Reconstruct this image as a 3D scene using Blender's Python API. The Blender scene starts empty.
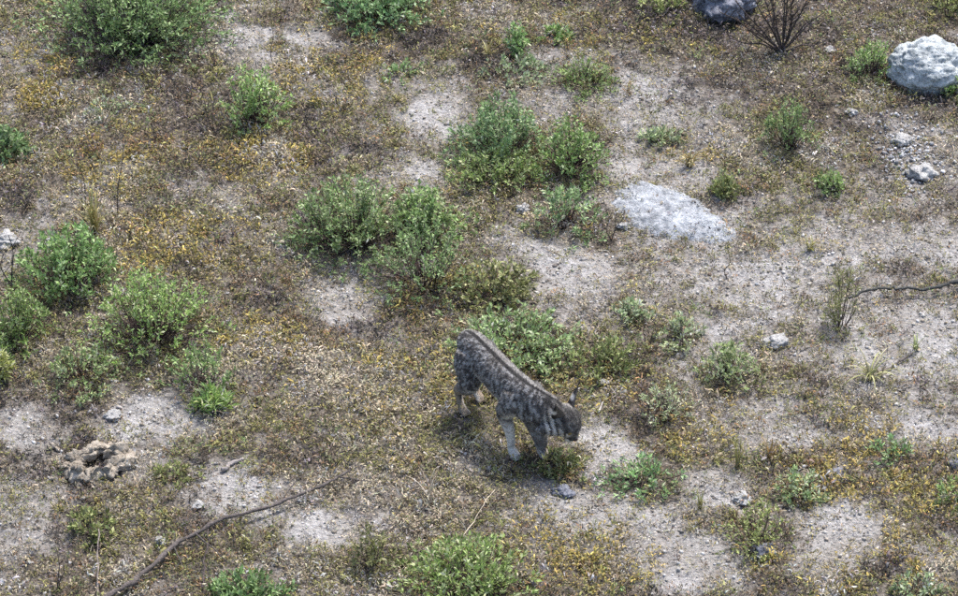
import bpy, math
import numpy as np
from math import radians as R_, sin, cos, pi

# ------------------------------------------------------------------ camera, world, sun, exposure
scene = bpy.context.scene
COL = scene.collection
ELEV = R_(36.0); DIST = 20.0; WIDTH = 5.04
cam_d = bpy.data.cameras.new("camera"); cam = bpy.data.objects.new("camera", cam_d)
COL.objects.link(cam); scene.camera = cam
cam_d.sensor_width = 36.0; cam_d.lens = 36.0 * DIST / WIDTH; cam_d.clip_end = 400.0
CAM = np.array([0.0, -DIST * cos(ELEV), DIST * sin(ELEV)])
cam.location = CAM; cam.rotation_euler = (pi / 2 - ELEV, 0, 0)

SUN_EL, SUN_AZ = R_(58.0), R_(28.0)          # high, behind the scene and a little to the right
world = bpy.data.worlds.new("World"); scene.world = world; world.use_nodes = True
wn = world.node_tree.nodes; wl = world.node_tree.links
sky = wn.new("ShaderNodeTexSky"); sky.sky_type = 'NISHITA'; sky.sun_disc = False
sky.sun_elevation = SUN_EL; sky.sun_rotation = SUN_AZ
sky.air_density = 1.0; sky.dust_density = 3.0; sky.ozone_density = 1.0
wn["Background"].inputs[1].default_value = 0.085
wl.new(sky.outputs[0], wn["Background"].inputs[0])
sun_d = bpy.data.lights.new("sun", 'SUN'); sun_d.energy = 1.5; sun_d.angle = R_(11.0)
sun_d.color = (1.0, 0.97, 0.92)
sun = bpy.data.objects.new("sun", sun_d); COL.objects.link(sun)
sun.rotation_euler = (-(pi / 2 - SUN_EL), 0, -SUN_AZ)
sun.location = (3, 6, 12)
scene.view_settings.view_transform = 'Standard'; scene.view_settings.look = 'None'
scene.view_settings.exposure = 2.0; scene.view_settings.gamma = 1.0
scene.view_settings.use_curve_mapping = False
scene.render.engine = 'CYCLES'
scene.cycles.use_denoising = False
scene.cycles.max_bounces = 6; scene.cycles.diffuse_bounces = 3; scene.cycles.transmission_bounces = 3
scene.render.filter_size = 1.25

# ------------------------------------------------------------------ maths helpers
rng = np.random.default_rng(11)

def _hash(ix, iy, iz, seed):
    n = (ix * 374761393 + iy * 668265263 + iz * 1274126177 + seed * 974711) & 0xFFFFFFFF
    n = ((n ^ (n >> 13)) * 1103515245) & 0xFFFFFFFF
    n = ((n ^ (n >> 16)) * 2246822519) & 0xFFFFFFFF
    return ((n ^ (n >> 15)) & 0xFFFFFF) / float(0xFFFFFF)

def noise3(x, y, z, seed=0):
    x, y, z = np.broadcast_arrays(np.asarray(x, float), np.asarray(y, float), np.asarray(z, float))
    ix, iy, iz = (np.floor(a).astype(np.int64) for a in (x, y, z))
    fx, fy, fz = x - ix, y - iy, z - iz
    fx, fy, fz = (a * a * (3 - 2 * a) for a in (fx, fy, fz))
    def c(a, b, d): return _hash(ix + a, iy + b, iz + d, seed)
    x00 = c(0, 0, 0) * (1 - fx) + c(1, 0, 0) * fx; x10 = c(0, 1, 0) * (1 - fx) + c(1, 1, 0) * fx
    x01 = c(0, 0, 1) * (1 - fx) + c(1, 0, 1) * fx; x11 = c(0, 1, 1) * (1 - fx) + c(1, 1, 1) * fx
    return ((x00 * (1 - fy) + x10 * fy) * (1 - fz) + (x01 * (1 - fy) + x11 * fy) * fz) * 2 - 1

def noise2(x, y, seed=0): return noise3(x, y, 0.37, seed)

def fbm2(x, y, seed=0, o=3):
    s = 0; a = 1.0; t = 0
    for k in range(o):
        s = s + a * noise2(x * 2 ** k, y * 2 ** k, seed + k); t += a; a *= 0.55
    return s / t

def fbm3(p, f, seed=0, o=3):
    s = 0; a = 1.0; t = 0
    for k in range(o):
        q = p * f * 2 ** k
        s = s + a * noise3(q[..., 0], q[..., 1], q[..., 2], seed + k); t += a; a *= 0.55
    return s / t

# photograph frame 958 x 596 -> ground, so that things stand where the photograph shows them
FW, FH = 958.0, 596.0
RIGHT = np.array([1.0, 0, 0]); FWD = np.array([0, cos(ELEV), -sin(ELEV)]); UP = np.array([0, sin(ELEV), cos(ELEV)])
TW = WIDTH / DIST
CATPX = (499, 431)

def to_px(x, y, z=0.0):
    d = np.stack([x - CAM[0], y - CAM[1], z - CAM[2] + 0 * x], -1)
    f = d @ FWD
    return (d @ RIGHT) / f / TW * FW + FW / 2, FH / 2 - (d @ UP) / f / TW * FW

def ray(px, py, z):
    d = FWD + RIGHT * ((px - FW / 2) / FW * TW) + UP * ((FH / 2 - py) / FW * TW)
    t = (z - CAM[2]) / d[2]
    return CAM + d * t

CAT0 = ray(*CATPX, 0.0)

def height(x, y):
    h = 0.050 * fbm2(x * 0.55, y * 0.55, 3, 2) + 0.022 * fbm2(x * 2.1, y * 2.1, 9, 2)
    m = 0.010 * fbm2(x * 7, y * 7, 21, 2) + 0.009 * noise2(x * 19, y * 19, 31)
    w = np.exp(-(((x - CAT0[0]) ** 2 + (y - CAT0[1]) ** 2) / 0.36 ** 2) ** 2)
    return (h + m) * (1 - w) + 0.0 * w

def P(px, py):
    z = 0.0
    for _ in range(6):
        p = ray(px, py, z); z = float(height(p[0], p[1]))
    return np.array([p[0], p[1], z])

PPM = FW / WIDTH      # pixels per metre in the middle of the frame

# ------------------------------------------------------------------ layout fields (real patches of the ground)
def field(x, y, blobs, wob=0.35, seed=50):
    px, py = to_px(x, y)
    wx = 42 * fbm2(x * 2.2, y * 2.2, seed, 4); wy = 24 * fbm2(x * 2.2, y * 2.2, seed + 7, 4)
    o = np.zeros_like(px)
    for (cx, cy, rx, ry, s) in blobs:
        d = np.sqrt(((px + wx - cx) / rx) ** 2 + ((py + wy - cy) / ry) ** 2)
        o = np.maximum(o, s * np.clip((1.5 - d) / 0.95, 0, 1))
    return o

BARE = [(250,42,28,14,1),(318,42,30,12,1),(225,18,20,12,.6),(445,112,36,34,.9),(412,70,35,18,.55),(640,105,52,48,.75),(655,165,55,35,.9),
 (420,175,34,16,.7),(560,265,55,34,.85),(520,240,25,25,.6),(335,300,38,24,.9),(150,412,52,34,.95),(30,432,44,22,.95),(60,395,20,15,.4),
 (870,245,110,26,.75),(905,330,75,45,.8),(760,275,75,32,.7),(690,262,40,22,.55),(610,452,38,28,.9),(580,500,70,22,.8),(640,520,35,18,.8),(722,492,46,22,.9),
 (835,535,44,32,.9),(688,566,52,26,.95),(320,528,40,24,.9),(240,492,46,30,.85),(30,520,60,60,.6),(20,250,30,30,.6),(905,155,42,40,.7),
(640,60,50,22,.45),(20,60,30,20,.4),(180,95,40,18,.35),(365,262,60,22,.4),(930,410,50,26,.5),(780,430,60,22,.6),
 (745,335,60,25,.5),(470,500,40,20,.25),(120,470,40,24,.4),(560,110,30,20,.5),(700,120,40,30,.5),(600,200,40,20,.5),(855,190,60,20,.35),(240,370,40,25,.3),
 (730,425,45,14,.6),(220,200,40,20,.35),(690,215,75,40,.7),(660,360,40,20,.3),(60,215,40,20,.4),(565,60,45,20,.4)]
ORANGE = [(40,105,34,13,1),(30,68,30,12,.7),(250,160,48,24,1),(290,165,30,16,.9),(130,150,45,18,.7),(175,250,60,28,.8),(330,70,50,40,.5),
 (695,152,24,15,.9),(275,335,50,25,.45),(600,548,75,42,.9),(885,475,80,55,.75),(850,560,90,35,.7),(425,290,60,20,.6),(90,178,50,22,.4),
 (650,95,25,18,.6),(610,45,60,25,.5),(490,45,14,12,.6),(800,240,30,10,.5),(560,475,30,15,.7),(150,230,40,20,.6),(390,380,80,60,.3),(830,480,40,60,.6),(690,430,60,25,.5),(600,380,60,18,.45)]
STRAW = [(650,272,55,22,1),(690,300,50,20,.6),(400,430,80,60,.6),(395,335,60,30,.6),(280,430,70,50,.5),(95,215,30,22,.8),(560,245,40,14,.6),
 (870,360,40,22,.6),(430,480,60,40,.6),(310,370,80,40,.6),(760,310,60,30,.6),(730,390,60,30,.5),(240,200,60,30,.4),(600,570,50,20,.4),(460,380,40,30,.6)]
DARK = [(130,80,85,30,.9),(75,130,40,20,.5),(200,140,70,30,.6),(60,395,55,24,.8),(70,465,40,24,.8),(608,225,24,24,1),(780,60,95,46,1),(690,30,70,40,1),(720,85,40,20,.7),(850,20,70,30,.9),(750,25,95,45,1),(810,70,70,35,.9),
 (900,20,60,22,.5),(610,358,55,18,.7),(560,462,34,14,.7),(645,482,44,16,.8),(95,320,45,30,.8),(740,345,40,20,.3),(60,570,60,24,.5),(420,300,60,16,.4),(255,125,60,20,.6),
 (20,190,40,20,.6),(150,370,40,20,.6),(930,150,24,60,.4),(860,120,60,30,.4),(640,415,40,26,.5),(370,45,60,16,.5),(540,185,70,12,.5),(560,565,60,16,.2),(770,540,40,14,.5),(380,560,60,24,.4)]

# ------------------------------------------------------------------ mesh helpers
def link(o): COL.objects.link(o); return o

def tag(o, label=None, cat=None, group=None, kind=None):
    if label: o["label"] = label
    if cat: o["category"] = cat
    if group: o["group"] = group
    if kind: o["kind"] = kind
    return o

def empty(name, loc, rz=0.0):
    o = bpy.data.objects.new(name, None); link(o)
    o.location = loc; o.rotation_euler = (0, 0, rz); o.empty_display_size = 0.05
    return o

def mesh_obj(name, v, f, mat, parent=None, col=None, smooth=False):
    v = np.asarray(v, np.float32); f = np.asarray(f, np.int32)
    m = bpy.data.meshes.new(name); k = f.shape[1]
    m.vertices.add(len(v)); m.vertices.foreach_set("co", v.ravel())
    m.loops.add(f.size); m.loops.foreach_set("vertex_index", f.ravel())
    m.polygons.add(len(f)); m.polygons.foreach_set("loop_start", np.arange(0, f.size, k, dtype=np.int32))
    if smooth: m.polygons.foreach_set("use_smooth", np.ones(len(f), bool))
    m.update(calc_edges=True)
    if col is not None:
        a = m.color_attributes.new("tint", 'FLOAT_COLOR', 'POINT')
        c = np.ones((len(v), 4), np.float32); c[:, :3] = col
        a.data.foreach_set("color", c.ravel())
    m.materials.append(mat)
    o = bpy.data.objects.new(name, m); link(o)
    if parent is not None: o.parent = parent
    return o

class Buf:
    """gathers triangles"""
    def __init__(s): s.v = []; s.f = []; s.c = []; s.n = 0
    def add(s, v, f, c):
        v = np.asarray(v, float); f = np.asarray(f, int)
        if f.shape[1] == 4: f = np.concatenate([f[:, [0, 1, 2]], f[:, [0, 2, 3]]])
        s.v.append(v); s.f.append(f + s.n); s.n += len(v)
        s.c.append(np.broadcast_to(np.asarray(c, float), (len(v), 3)))
    def build(s, name, mat, parent=None, smooth=False):
        return mesh_obj(name, np.concatenate(s.v), np.concatenate(s.f), mat, parent, np.concatenate(s.c), smooth)

def norm(a): return a / np.maximum(np.linalg.norm(a, axis=-1, keepdims=True), 1e-9)

def frames(d, roll=None):
    """rotation matrices whose x axis is d, rolled about it"""
    d = norm(d); ref = np.where(np.abs(d[:, 2:3]) > 0.95, np.array([[1.0, 0, 0]]), np.array([[0, 0, 1.0]]))
    s = norm(np.cross(ref, d)); u = np.cross(d, s)
    if roll is not None:
        c, n = np.cos(roll)[:, None], np.sin(roll)[:, None]
        s, u = s * c + u * n, u * c - s * n
    return np.stack([d, s, u], -1)

def scatter(buf, tv, tf, T, M, S, C):
    """N copies of a template: positions T, rotations M, scales S (N,3), colours C (N,3)"""
    n, k = len(T), len(tv)
    v = np.einsum('nij,nkj->nki', M, tv[None] * S[:, None, :]) + T[:, None, :]
    f = tf[None] + (np.arange(n) * k)[:, None, None]
    buf.add(v.reshape(-1, 3), f.reshape(-1, tf.shape[1]), np.repeat(C, k, 0))

LEAF_V = np.array([[0, 0, 0], [.45, .5, .16], [1, 0, -.05], [.45, -.5, .16]], float)
LEAF_F = np.array([[0, 2, 1], [0, 3, 2]])
CURL_V = np.array([[0, .18, 0], [0, -.18, 0], [.33, .5, .26], [.33, -.5, .26], [.72, .42, .30], [.72, -.42, .30], [1, 0, .02]], float)
CURL_F = np.array([[0, 1, 3], [0, 3, 2], [2, 3, 5], [2, 5, 4], [4, 5, 6]])
LEAF5_V = np.array([[0, 0, 0], [.35, .5, .14], [.75, .38, .12], [1, 0, -.08], [.75, -.38, .12], [.35, -.5, .14], [.5, 0, .02]], float)
LEAF5_F = np.array([[0, 6, 1], [1, 6, 2], [2, 6, 3], [3, 6, 4], [4, 6, 5], [5, 6, 0]])
g = (1 + 5 ** .5) / 2
ICO_V = norm(np.array([[-1, g, 0], [1, g, 0], [-1, -g, 0], [1, -g, 0], [0, -1, g], [0, 1, g], [0, -1, -g], [0, 1, -g], [g, 0, -1], [g, 0, 1], [-g, 0, -1], [-g, 0, 1]], float))
ICO_F = np.array([[0, 11, 5], [0, 5, 1], [0, 1, 7], [0, 7, 10], [0, 10, 11], [1, 5, 9], [5, 11, 4], [11, 10, 2], [10, 7, 6], [7, 1, 8], [3, 9, 4], [3, 4, 2], [3, 2, 6], [3, 6, 8], [3, 8, 9], [4, 9, 5], [2, 4, 11], [6, 2, 10], [8, 6, 7], [9, 8, 1]])

def ico(n):
    v, f = ICO_V, ICO_F
    for _ in range(n):
        e = {}; vl = list(v); nf = []
        def mid(a, b):
            k = (min(a, b), max(a, b))
            if k not in e: e[k] = len(vl); vl.append((vl[a] + vl[b]) / np.linalg.norm(vl[a] + vl[b]))
            return e[k]
        for a, b, c in f:
            ab, bc, ca = mid(a, b), mid(b, c), mid(c, a)
            nf += [[a, ab, ca], [b, bc, ab], [c, ca, bc], [ab, bc, ca]]
        v, f = np.array(vl), np.array(nf)
    return v, f

def tube(pts, rad, sides=5, rad2=None, up=(0, 0, 1)):
    """closed tapered tube with triangle faces; rad2 gives the second half-axis"""
    pts = np.asarray(pts, float); rad = np.asarray(rad, float); rad2 = rad if rad2 is None else np.asarray(rad2, float)
    t = norm(np.gradient(pts, axis=0)); up = np.asarray(up, float)
    s = np.cross(up, t); bad = np.linalg.norm(s, axis=1) < .15
    s[bad] = np.cross(np.array([1.0, 0.1, 0]), t[bad]); s = norm(s)
    for i in range(1, len(s)):
        if s[i] @ s[i - 1] < 0: s[i] = -s[i]
    u = np.cross(t, s); a = np.arange(sides) / sides * 2 * pi
    v = pts[:, None] + s[:, None] * (np.cos(a)[None, :, None] * rad[:, None, None]) + u[:, None] * (np.sin(a)[None, :, None] * rad2[:, None, None])
    n = len(pts); v = v.reshape(-1, 3); f = []
    for i in range(n - 1):
        for j in range(sides):
            k = (j + 1) % sides
            A, B, C, D = i * sides + j, i * sides + k, (i + 1) * sides + k, (i + 1) * sides + j
            f += [[A, B, C], [A, C, D]]
    c0, c1 = len(v), len(v) + 1
    v = np.vstack([v, pts[:1], pts[-1:]])
    for j in range(sides):
        k = (j + 1) % sides
        f += [[c0, k, j], [c1, (n - 1) * sides + j, (n - 1) * sides + k]]
    return v, np.array(f)

def spline(pts, n):
    """Catmull-Rom through pts"""
    p = np.asarray(pts, float); p = np.vstack([2 * p[0] - p[1], p, 2 * p[-1] - p[-2]])
    t = np.linspace(0, len(p) - 3 - 1e-6, n); i = t.astype(int); u = (t - i)[:, None]
    a, b, c, d = p[i], p[i + 1], p[i + 2], p[i + 3]
    return .5 * (2 * b + (c - a) * u + (2 * a - 5 * b + 4 * c - d) * u ** 2 + (3 * b - a - 3 * c + d) * u ** 3)

# ------------------------------------------------------------------ materials
def mat_base(name):
    m = bpy.data.materials.new(name); m.use_nodes = True
    return m, m.node_tree.nodes, m.node_tree.links, m.node_tree.nodes["Principled BSDF"]

def tint_mat(name, rough=.75, trans=0.0, mott=.35, mscale=60.0, bump=0.0, bscale=200.0, spec=.25):
    """colour from the piece's own tint, mottled; leaves let some light through"""
    m, n, l, b = mat_base(name)
    a = n.new("ShaderNodeAttribute"); a.attribute_name = "tint"
    tc = n.new("ShaderNodeTexCoord"); no = n.new("ShaderNodeTexNoise"); no.inputs["Scale"].default_value = mscale
    no.inputs["Detail"].default_value = 4; l.new(tc.outputs["Object"], no.inputs["Vector"])
    mr = n.new("ShaderNodeMapRange"); mr.inputs[1].default_value = .25; mr.inputs[2].default_value = .75
    mr.inputs[3].default_value = 1 - mott; mr.inputs[4].default_value = 1 + mott
    l.new(no.outputs[0], mr.inputs[0])
    mx = n.new("ShaderNodeMix"); mx.data_type = 'RGBA'; mx.blend_type = 'MULTIPLY'; mx.inputs[0].default_value = 1
    l.new(a.outputs["Color"], mx.inputs[6]); l.new(mr.outputs[0], mx.inputs[7])
    l.new(mx.outputs[2], b.inputs["Base Color"]); b.inputs["Roughness"].default_value = rough
    b.inputs["Specular IOR Level"].default_value = spec
    if bump:
        n2 = n.new("ShaderNodeTexNoise"); n2.inputs["Scale"].default_value = bscale; n2.inputs["Detail"].default_value = 6
        l.new(tc.outputs["Object"], n2.inputs["Vector"])
        bp = n.new("ShaderNodeBump"); bp.inputs["Strength"].default_value = bump; bp.inputs["Distance"].default_value = .01
        l.new(n2.outputs[0], bp.inputs["Height"]); l.new(bp.outputs[0], b.inputs["Normal"])
    if trans:
        t = n.new("ShaderNodeBsdfTranslucent"); l.new(mx.outputs[2], t.inputs[0])
        ms = n.new("ShaderNodeMixShader"); ms.inputs[0].default_value = trans
        l.new(b.outputs[0], ms.inputs[1]); l.new(t.outputs[0], ms.inputs[2])
        l.new(ms.outputs[0], n["Material Output"].inputs[0])
    return m

M_LITTER = tint_mat("dry_litter", .8, .12, .3, 90)
M_LEAF = tint_mat("green_leaf", .55, .28, .25, 50, spec=.4)
M_STRAW = tint_mat("dry_straw", .6, .2, .2, 60, spec=.4)
M_BARK = tint_mat("bark", .85, 0, .5, 70, .8, 160)
M_PEB = tint_mat("pebble", .85, 0, .3, 120, .5, 300)
M_FUR = tint_mat("fur", .7, .1, .15, 150, spec=.3)
M_SKIN = tint_mat("coat", .85, 0, .3, 120, .6, 180)

def soil_mat():
    m, n, l, b = mat_base("dry_soil")
    tc = n.new("ShaderNodeTexCoord"); at = n.new("ShaderNodeAttribute"); at.attribute_name = "tint"
    def noise(sc, det=6, ro=.6):
        t = n.new("ShaderNodeTexNoise"); t.inputs["Scale"].default_value = sc; t.inputs["Detail"].default_value = det
        t.inputs["Roughness"].default_value = ro; l.new(tc.outputs["Object"], t.inputs["Vector"]); return t
    def ramp(src, p0, p1, c0, c1):
        r = n.new("ShaderNodeValToRGB"); e = r.color_ramp.elements
        e[0].position = p0; e[0].color = c0; e[1].position = p1; e[1].color = c1; l.new(src, r.inputs[0]); return r
    def mix(fac, a, c, bt='MIX', f=None):
        x = n.new("ShaderNodeMix"); x.data_type = 'RGBA'; x.blend_type = bt
        if f is None: l.new(fac, x.inputs[0])
        else: x.inputs[0].default_value = f
        l.new(a, x.inputs[6]); l.new(c, x.inputs[7]); return x.outputs[2]
    big = noise(2.2, 5); mid = noise(17, 6, .7); fine = noise(48, 4, .7)
    # pale lavender grey dust against brown humus, by the patch the spot belongs to
    pale = ramp(big.outputs[0], .3, .7, (.31, .29, .265, 1), (.45, .442, .438, 1))
    humus = ramp(mid.outputs[0], .3, .7, (.070, .058, .046, 1), (.225, .195, .160, 1))
    sep = n.new("ShaderNodeSeparateColor"); l.new(at.outputs["Color"], sep.inputs[0])
    ad = n.new("ShaderNodeMath"); ad.operation = 'MULTIPLY_ADD'; l.new(mid.outputs[0], ad.inputs[0])
    ad.inputs[1].default_value = 1.6; ad.inputs[2].default_value = -.8
    sm = n.new("ShaderNodeMath"); sm.operation = 'ADD'; sm.use_clamp = True
    l.new(sep.outputs[0], sm.inputs[0]); l.new(ad.outputs[0], sm.inputs[1])
    c = mix(sm.outputs[0], humus.outputs[0], pale.outputs[0])
    # clods, grit and crumbs
    gr = ramp(fine.outputs[0], .35, .68, (.62, .60, .59, 1), (1.22, 1.22, 1.23, 1))
    c = mix(None, c, gr.outputs[0], 'MULTIPLY', 1.0)
    vo = n.new("ShaderNodeTexVoronoi"); vo.inputs["Scale"].default_value = 34; l.new(tc.outputs["Object"], vo.inputs["Vector"])
    spk = ramp(vo.outputs["Distance"], .10, .22, (1, 1, 1, 1), (0, 0, 0, 1))
    hue = n.new("ShaderNodeSeparateColor"); l.new(vo.outputs["Color"], hue.inputs[0])
    sel = ramp(hue.outputs[0], .62, .66, (0, 0, 0, 1), (1, 1, 1, 1))
    spm = n.new("ShaderNodeMath"); spm.operation = 'MULTIPLY'; l.new(spk.outputs[0], spm.inputs[0]); l.new(sel.outputs[0], spm.inputs[1])
    crumb = ramp(hue.outputs[1], .45, .55, (.085, .06, .045, 1), (.55, .52, .5, 1))
    c = mix(spm.outputs[0], c, crumb.outputs[0])
    l.new(c, b.inputs["Base Color"]); b.inputs["Roughness"].default_value = .95; b.inputs["Specular IOR Level"].default_value = .1
    hs = n.new("ShaderNodeMath"); hs.operation = 'ADD'; l.new(mid.outputs[0], hs.inputs[0]); l.new(fine.outputs[0], hs.inputs[1])
    bp = n.new("ShaderNodeBump"); bp.inputs["Strength"].default_value = 1.0; bp.inputs["Distance"].default_value = .028
    l.new(hs.outputs[0], bp.inputs["Height"]); l.new(bp.outputs[0], b.inputs["Normal"])
    return m

def stone_mat(name, c0, c1, pit, sc=1.0):
    m, n, l, b = mat_base(name)
    tc = n.new("ShaderNodeTexCoord")
    t1 = n.new("ShaderNodeTexNoise"); t1.inputs["Scale"].default_value = 26 * sc; t1.inputs["Detail"].default_value = 8; t1.inputs["Roughness"].default_value = .72
    t2 = n.new("ShaderNodeTexVoronoi"); t2.inputs["Scale"].default_value = 55 * sc
    t3 = n.new("ShaderNodeTexNoise"); t3.inputs["Scale"].default_value = 5 * sc; t3.inputs["Detail"].default_value = 5
    for t in (t1, t2, t3): l.new(tc.outputs["Object"], t.inputs["Vector"])
    r1 = n.new("ShaderNodeValToRGB"); e = r1.color_ramp.elements
    e[0].position = .36; e[0].color = c0 + (1,); e[1].position = .62; e[1].color = c1 + (1,); l.new(t1.outputs[0], r1.inputs[0])
    r2 = n.new("ShaderNodeValToRGB"); e = r2.color_ramp.elements
    e[0].position = .06; e[0].color = pit + (1,); e[1].position = .3; e[1].color = (1, 1, 1, 1); l.new(t2.outputs["Distance"], r2.inputs[0])
    r3 = n.new("ShaderNodeValToRGB"); e = r3.color_ramp.elements
    e[0].position = .35; e[0].color = (.72, .71, .70, 1); e[1].position = .65; e[1].color = (1.1, 1.1, 1.1, 1); l.new(t3.outputs[0], r3.inputs[0])
    x = None
    for r in (r2, r3):
        mx = n.new("ShaderNodeMix"); mx.data_type = 'RGBA'; mx.blend_type = 'MULTIPLY'; mx.inputs[0].default_value = .8
        l.new(x or r1.outputs[0], mx.inputs[6]); l.new(r.outputs[0], mx.inputs[7]); x = mx.outputs[2]
    l.new(x, b.inputs["Base Color"]); b.inputs["Roughness"].default_value = .9; b.inputs["Specular IOR Level"].default_value = .2
    bp = n.new("ShaderNodeBump"); bp.inputs["Strength"].default_value = 1.0; bp.inputs["Distance"].default_value = .03
    l.new(t1.outputs[0], bp.inputs["Height"]); l.new(bp.outputs[0], b.inputs["Normal"])
    return m

M_SOIL = soil_mat()
M_STONE = stone_mat("pale_stone", (.20, .225, .235), (.64, .68, .69), (.30, .30, .30), .8)
M_ROCK = stone_mat("grey_rock", (.20, .215, .23), (.50, .52, .55), (.35, .35, .36), 1.1)
M_STONE_D = stone_mat("blue_grey_stone", (.09, .095, .12), (.36, .37, .42), (.4, .4, .42))
M_STONE_W = stone_mat("whitish_stone", (.36, .35, .34), (.66, .65, .63), (.5, .5, .5), 2.0)
M_CRUST = stone_mat("tan_crust", (.17, .14, .105), (.58, .51, .42), (.35, .31, .27), 1.2)

# ------------------------------------------------------------------ ground
def axis(lo, hi, step, far):
    a = [hi]; s = step
    while a[-1] < far: s *= 1.35; a.append(a[-1] + s)
    c = [lo]; s = step
    while c[-1] > -far: s *= 1.35; c.append(c[-1] - s)
    return np.concatenate([np.array(c[:0:-1]), np.arange(lo, hi, step), np.array(a)])

gx, gy = axis(-3.5, 3.5, .024, 90.0), axis(-3.4, 4.1, .024, 90.0)
X, Y = np.meshgrid(gx, gy); X = X.ravel(); Y = Y.ravel()
nx, ny = len(gx), len(gy)
ii = (np.arange(ny - 1)[:, None] * nx + np.arange(nx - 1)[None]).ravel()
GF = np.stack([ii, ii + 1, ii + nx + 1, ii + nx], 1)

def masks(x, y):
    b = field(x, y, BARE, seed=50)
    b = np.clip(.82 * b + .34 * fbm2(x * 1.9, y * 1.9, 77, 3) + .55 * fbm2(x * 6.5, y * 6.5, 81, 3) + .065 + .035 * np.clip(x, -3, 3), 0, 1)
    return b, field(x, y, ORANGE, seed=60), field(x, y, STRAW, seed=64), field(x, y, DARK, seed=68)

bare, orange, strawy, dark = masks(X, Y)
soilc = np.stack([np.clip(bare * 1.1 + .08 - .75 * dark, 0, 1), orange, dark], 1)
ground = mesh_obj("ground", np.stack([X, Y, height(X, Y)], 1), GF, M_SOIL, None, soilc, True)
tag(ground, "dry pale grey and brown hillside soil", "ground", kind="structure")

# ------------------------------------------------------------------ uncountable ground cover
# ordered from dark to light so that neighbouring plants can share neighbouring tones
PAL = dict(dark=(.050, .043, .038), purple=(.145, .12, .125), brown=(.160, .125, .085), rust=(.24, .145, .075), moss=(.15, .175, .075), green=(.20, .275, .10),
           olive=(.215, .20, .075), yellow=(.35, .27, .080), tan=(.30, .25, .17), grey=(.29, .275, .265), straw=(.42, .365, .265), pale=(.42, .40, .39))
PN = list(PAL); PC = np.array([PAL[k] for k in PN])

def pick(w, u=None):
    """choose a palette entry for each row of the weights"""
    c = np.cumsum(w, 1); c /= c[:, -1:]
    u = rng.random(len(w)) if u is None else u
    return np.minimum((u[:, None] > c).sum(1), len(PN) - 1)

def patchy(x, y, jit=.34):
    """even spread of 0..1 that drifts from plant to plant, so that growth comes in mats of one tone"""
    t = fbm2(x * 3.6, y * 3.6, 131, 4) + jit * rng.normal(0, .5, len(x))
    return np.argsort(np.argsort(t)) / max(1, len(t))

def weights(b, o, s, d, x, y):
    n = len(b); w = np.zeros((n, len(PN)))
    g1 = np.clip(fbm2(x * 2.3, y * 2.3, 91, 3) * 1.6 + .5, 0, 1); g2 = np.clip(fbm2(x * 2.9, y * 2.9, 95, 3) * 1.6 + .5, 0, 1)
    def p(k, v): w[:, PN.index(k)] = v
    p('brown', 1.5 + 1.2 * d); p('tan', 1.4 + 1.6 * s + .5 * b - .6 * d); p('olive', 1.4 + 1.9 * g1 - .7 * d); p('yellow', .08 + 3.8 * o)
    p('rust', .08 + 1.3 * o * g2 + .45 * g2); p('grey', .5 + .6 * b + .2 * d); p('dark', .30 + 2.2 * d); p('straw', .40 + 1.6 * s)
    p('moss', .12 + .55 * g1); p('green', np.clip(1.4 * fbm2(x * 3.3, y * 3.3, 99, 3) - .3, 0, 1)); p('purple', .25 + 1.3 * d); p('pale', .03 + .2 * b)
    return np.clip(w, .01, None)

def ground_pts(n, lox, hix, loy, hiy, keep):
    x = rng.uniform(lox, hix, n); y = rng.uniform(loy, hiy, n)
    b, o, s, d = masks(x, y)
    k = rng.random(n) < keep(b, o, s, d)
    return x[k], y[k], b[k], o[k], s[k], d[k]

# low dried weeds: clumps of little curled leaflets
def weed_mat(name, ncl, box, per, size, spread):
    buf = Buf()
    x, y, b, o, s, d = ground_pts(ncl, *box, lambda b, o, s, d: np.clip(1.02 - .94 * b, .12, 1))
    n = len(x); ci = pick(weights(b, o, s, d, x, y), patchy(x, y))
    sz = size * rng.lognormal(0, .18, n) * (1 + .25 * o) * (1 - .35 * b)
    rep = np.repeat(np.arange(n), per); N = len(rep)
    a = rng.uniform(0, 2 * pi, N); r = rng.random(N) ** .6 * spread * sz[rep] / size
    hz = rng.random(N) ** 1.1 * sz[rep] * np.repeat(rng.uniform(.6, 2.0, n), per)
    px, py = x[rep] + r * np.cos(a), y[rep] + r * np.sin(a)
    T = np.stack([px, py, height(px, py) + hz - .002], 1)
    el = rng.normal(.45, .55, N); a2 = a + rng.normal(0, .9, N)
    D = np.stack([np.cos(a2) * np.cos(el), np.sin(a2) * np.cos(el), np.sin(el)], 1)
    M = frames(D, rng.normal(0, .7, N))
    L = sz[rep] * rng.uniform(.5, 1.15, N)
    S = np.stack([L, L * rng.uniform(.15, .32, N), L * rng.uniform(-.6, 2.0, N)], 1)
    own = pick(weights(b[rep], o[rep], s[rep], d[rep], px, py))
    C = PC[np.where(rng.random(N) < .92, ci[rep], own)] * (rng.lognormal(0, .20, N) * rng.lognormal(0, .20, n)[rep])[:, None] * (1 + rng.normal(0, .04, (N, 3)))
    scatter(buf, CURL_V, CURL_F, T, M, S, np.clip(C, .008, .75))
    return buf.build(name, M_LITTER)

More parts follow.
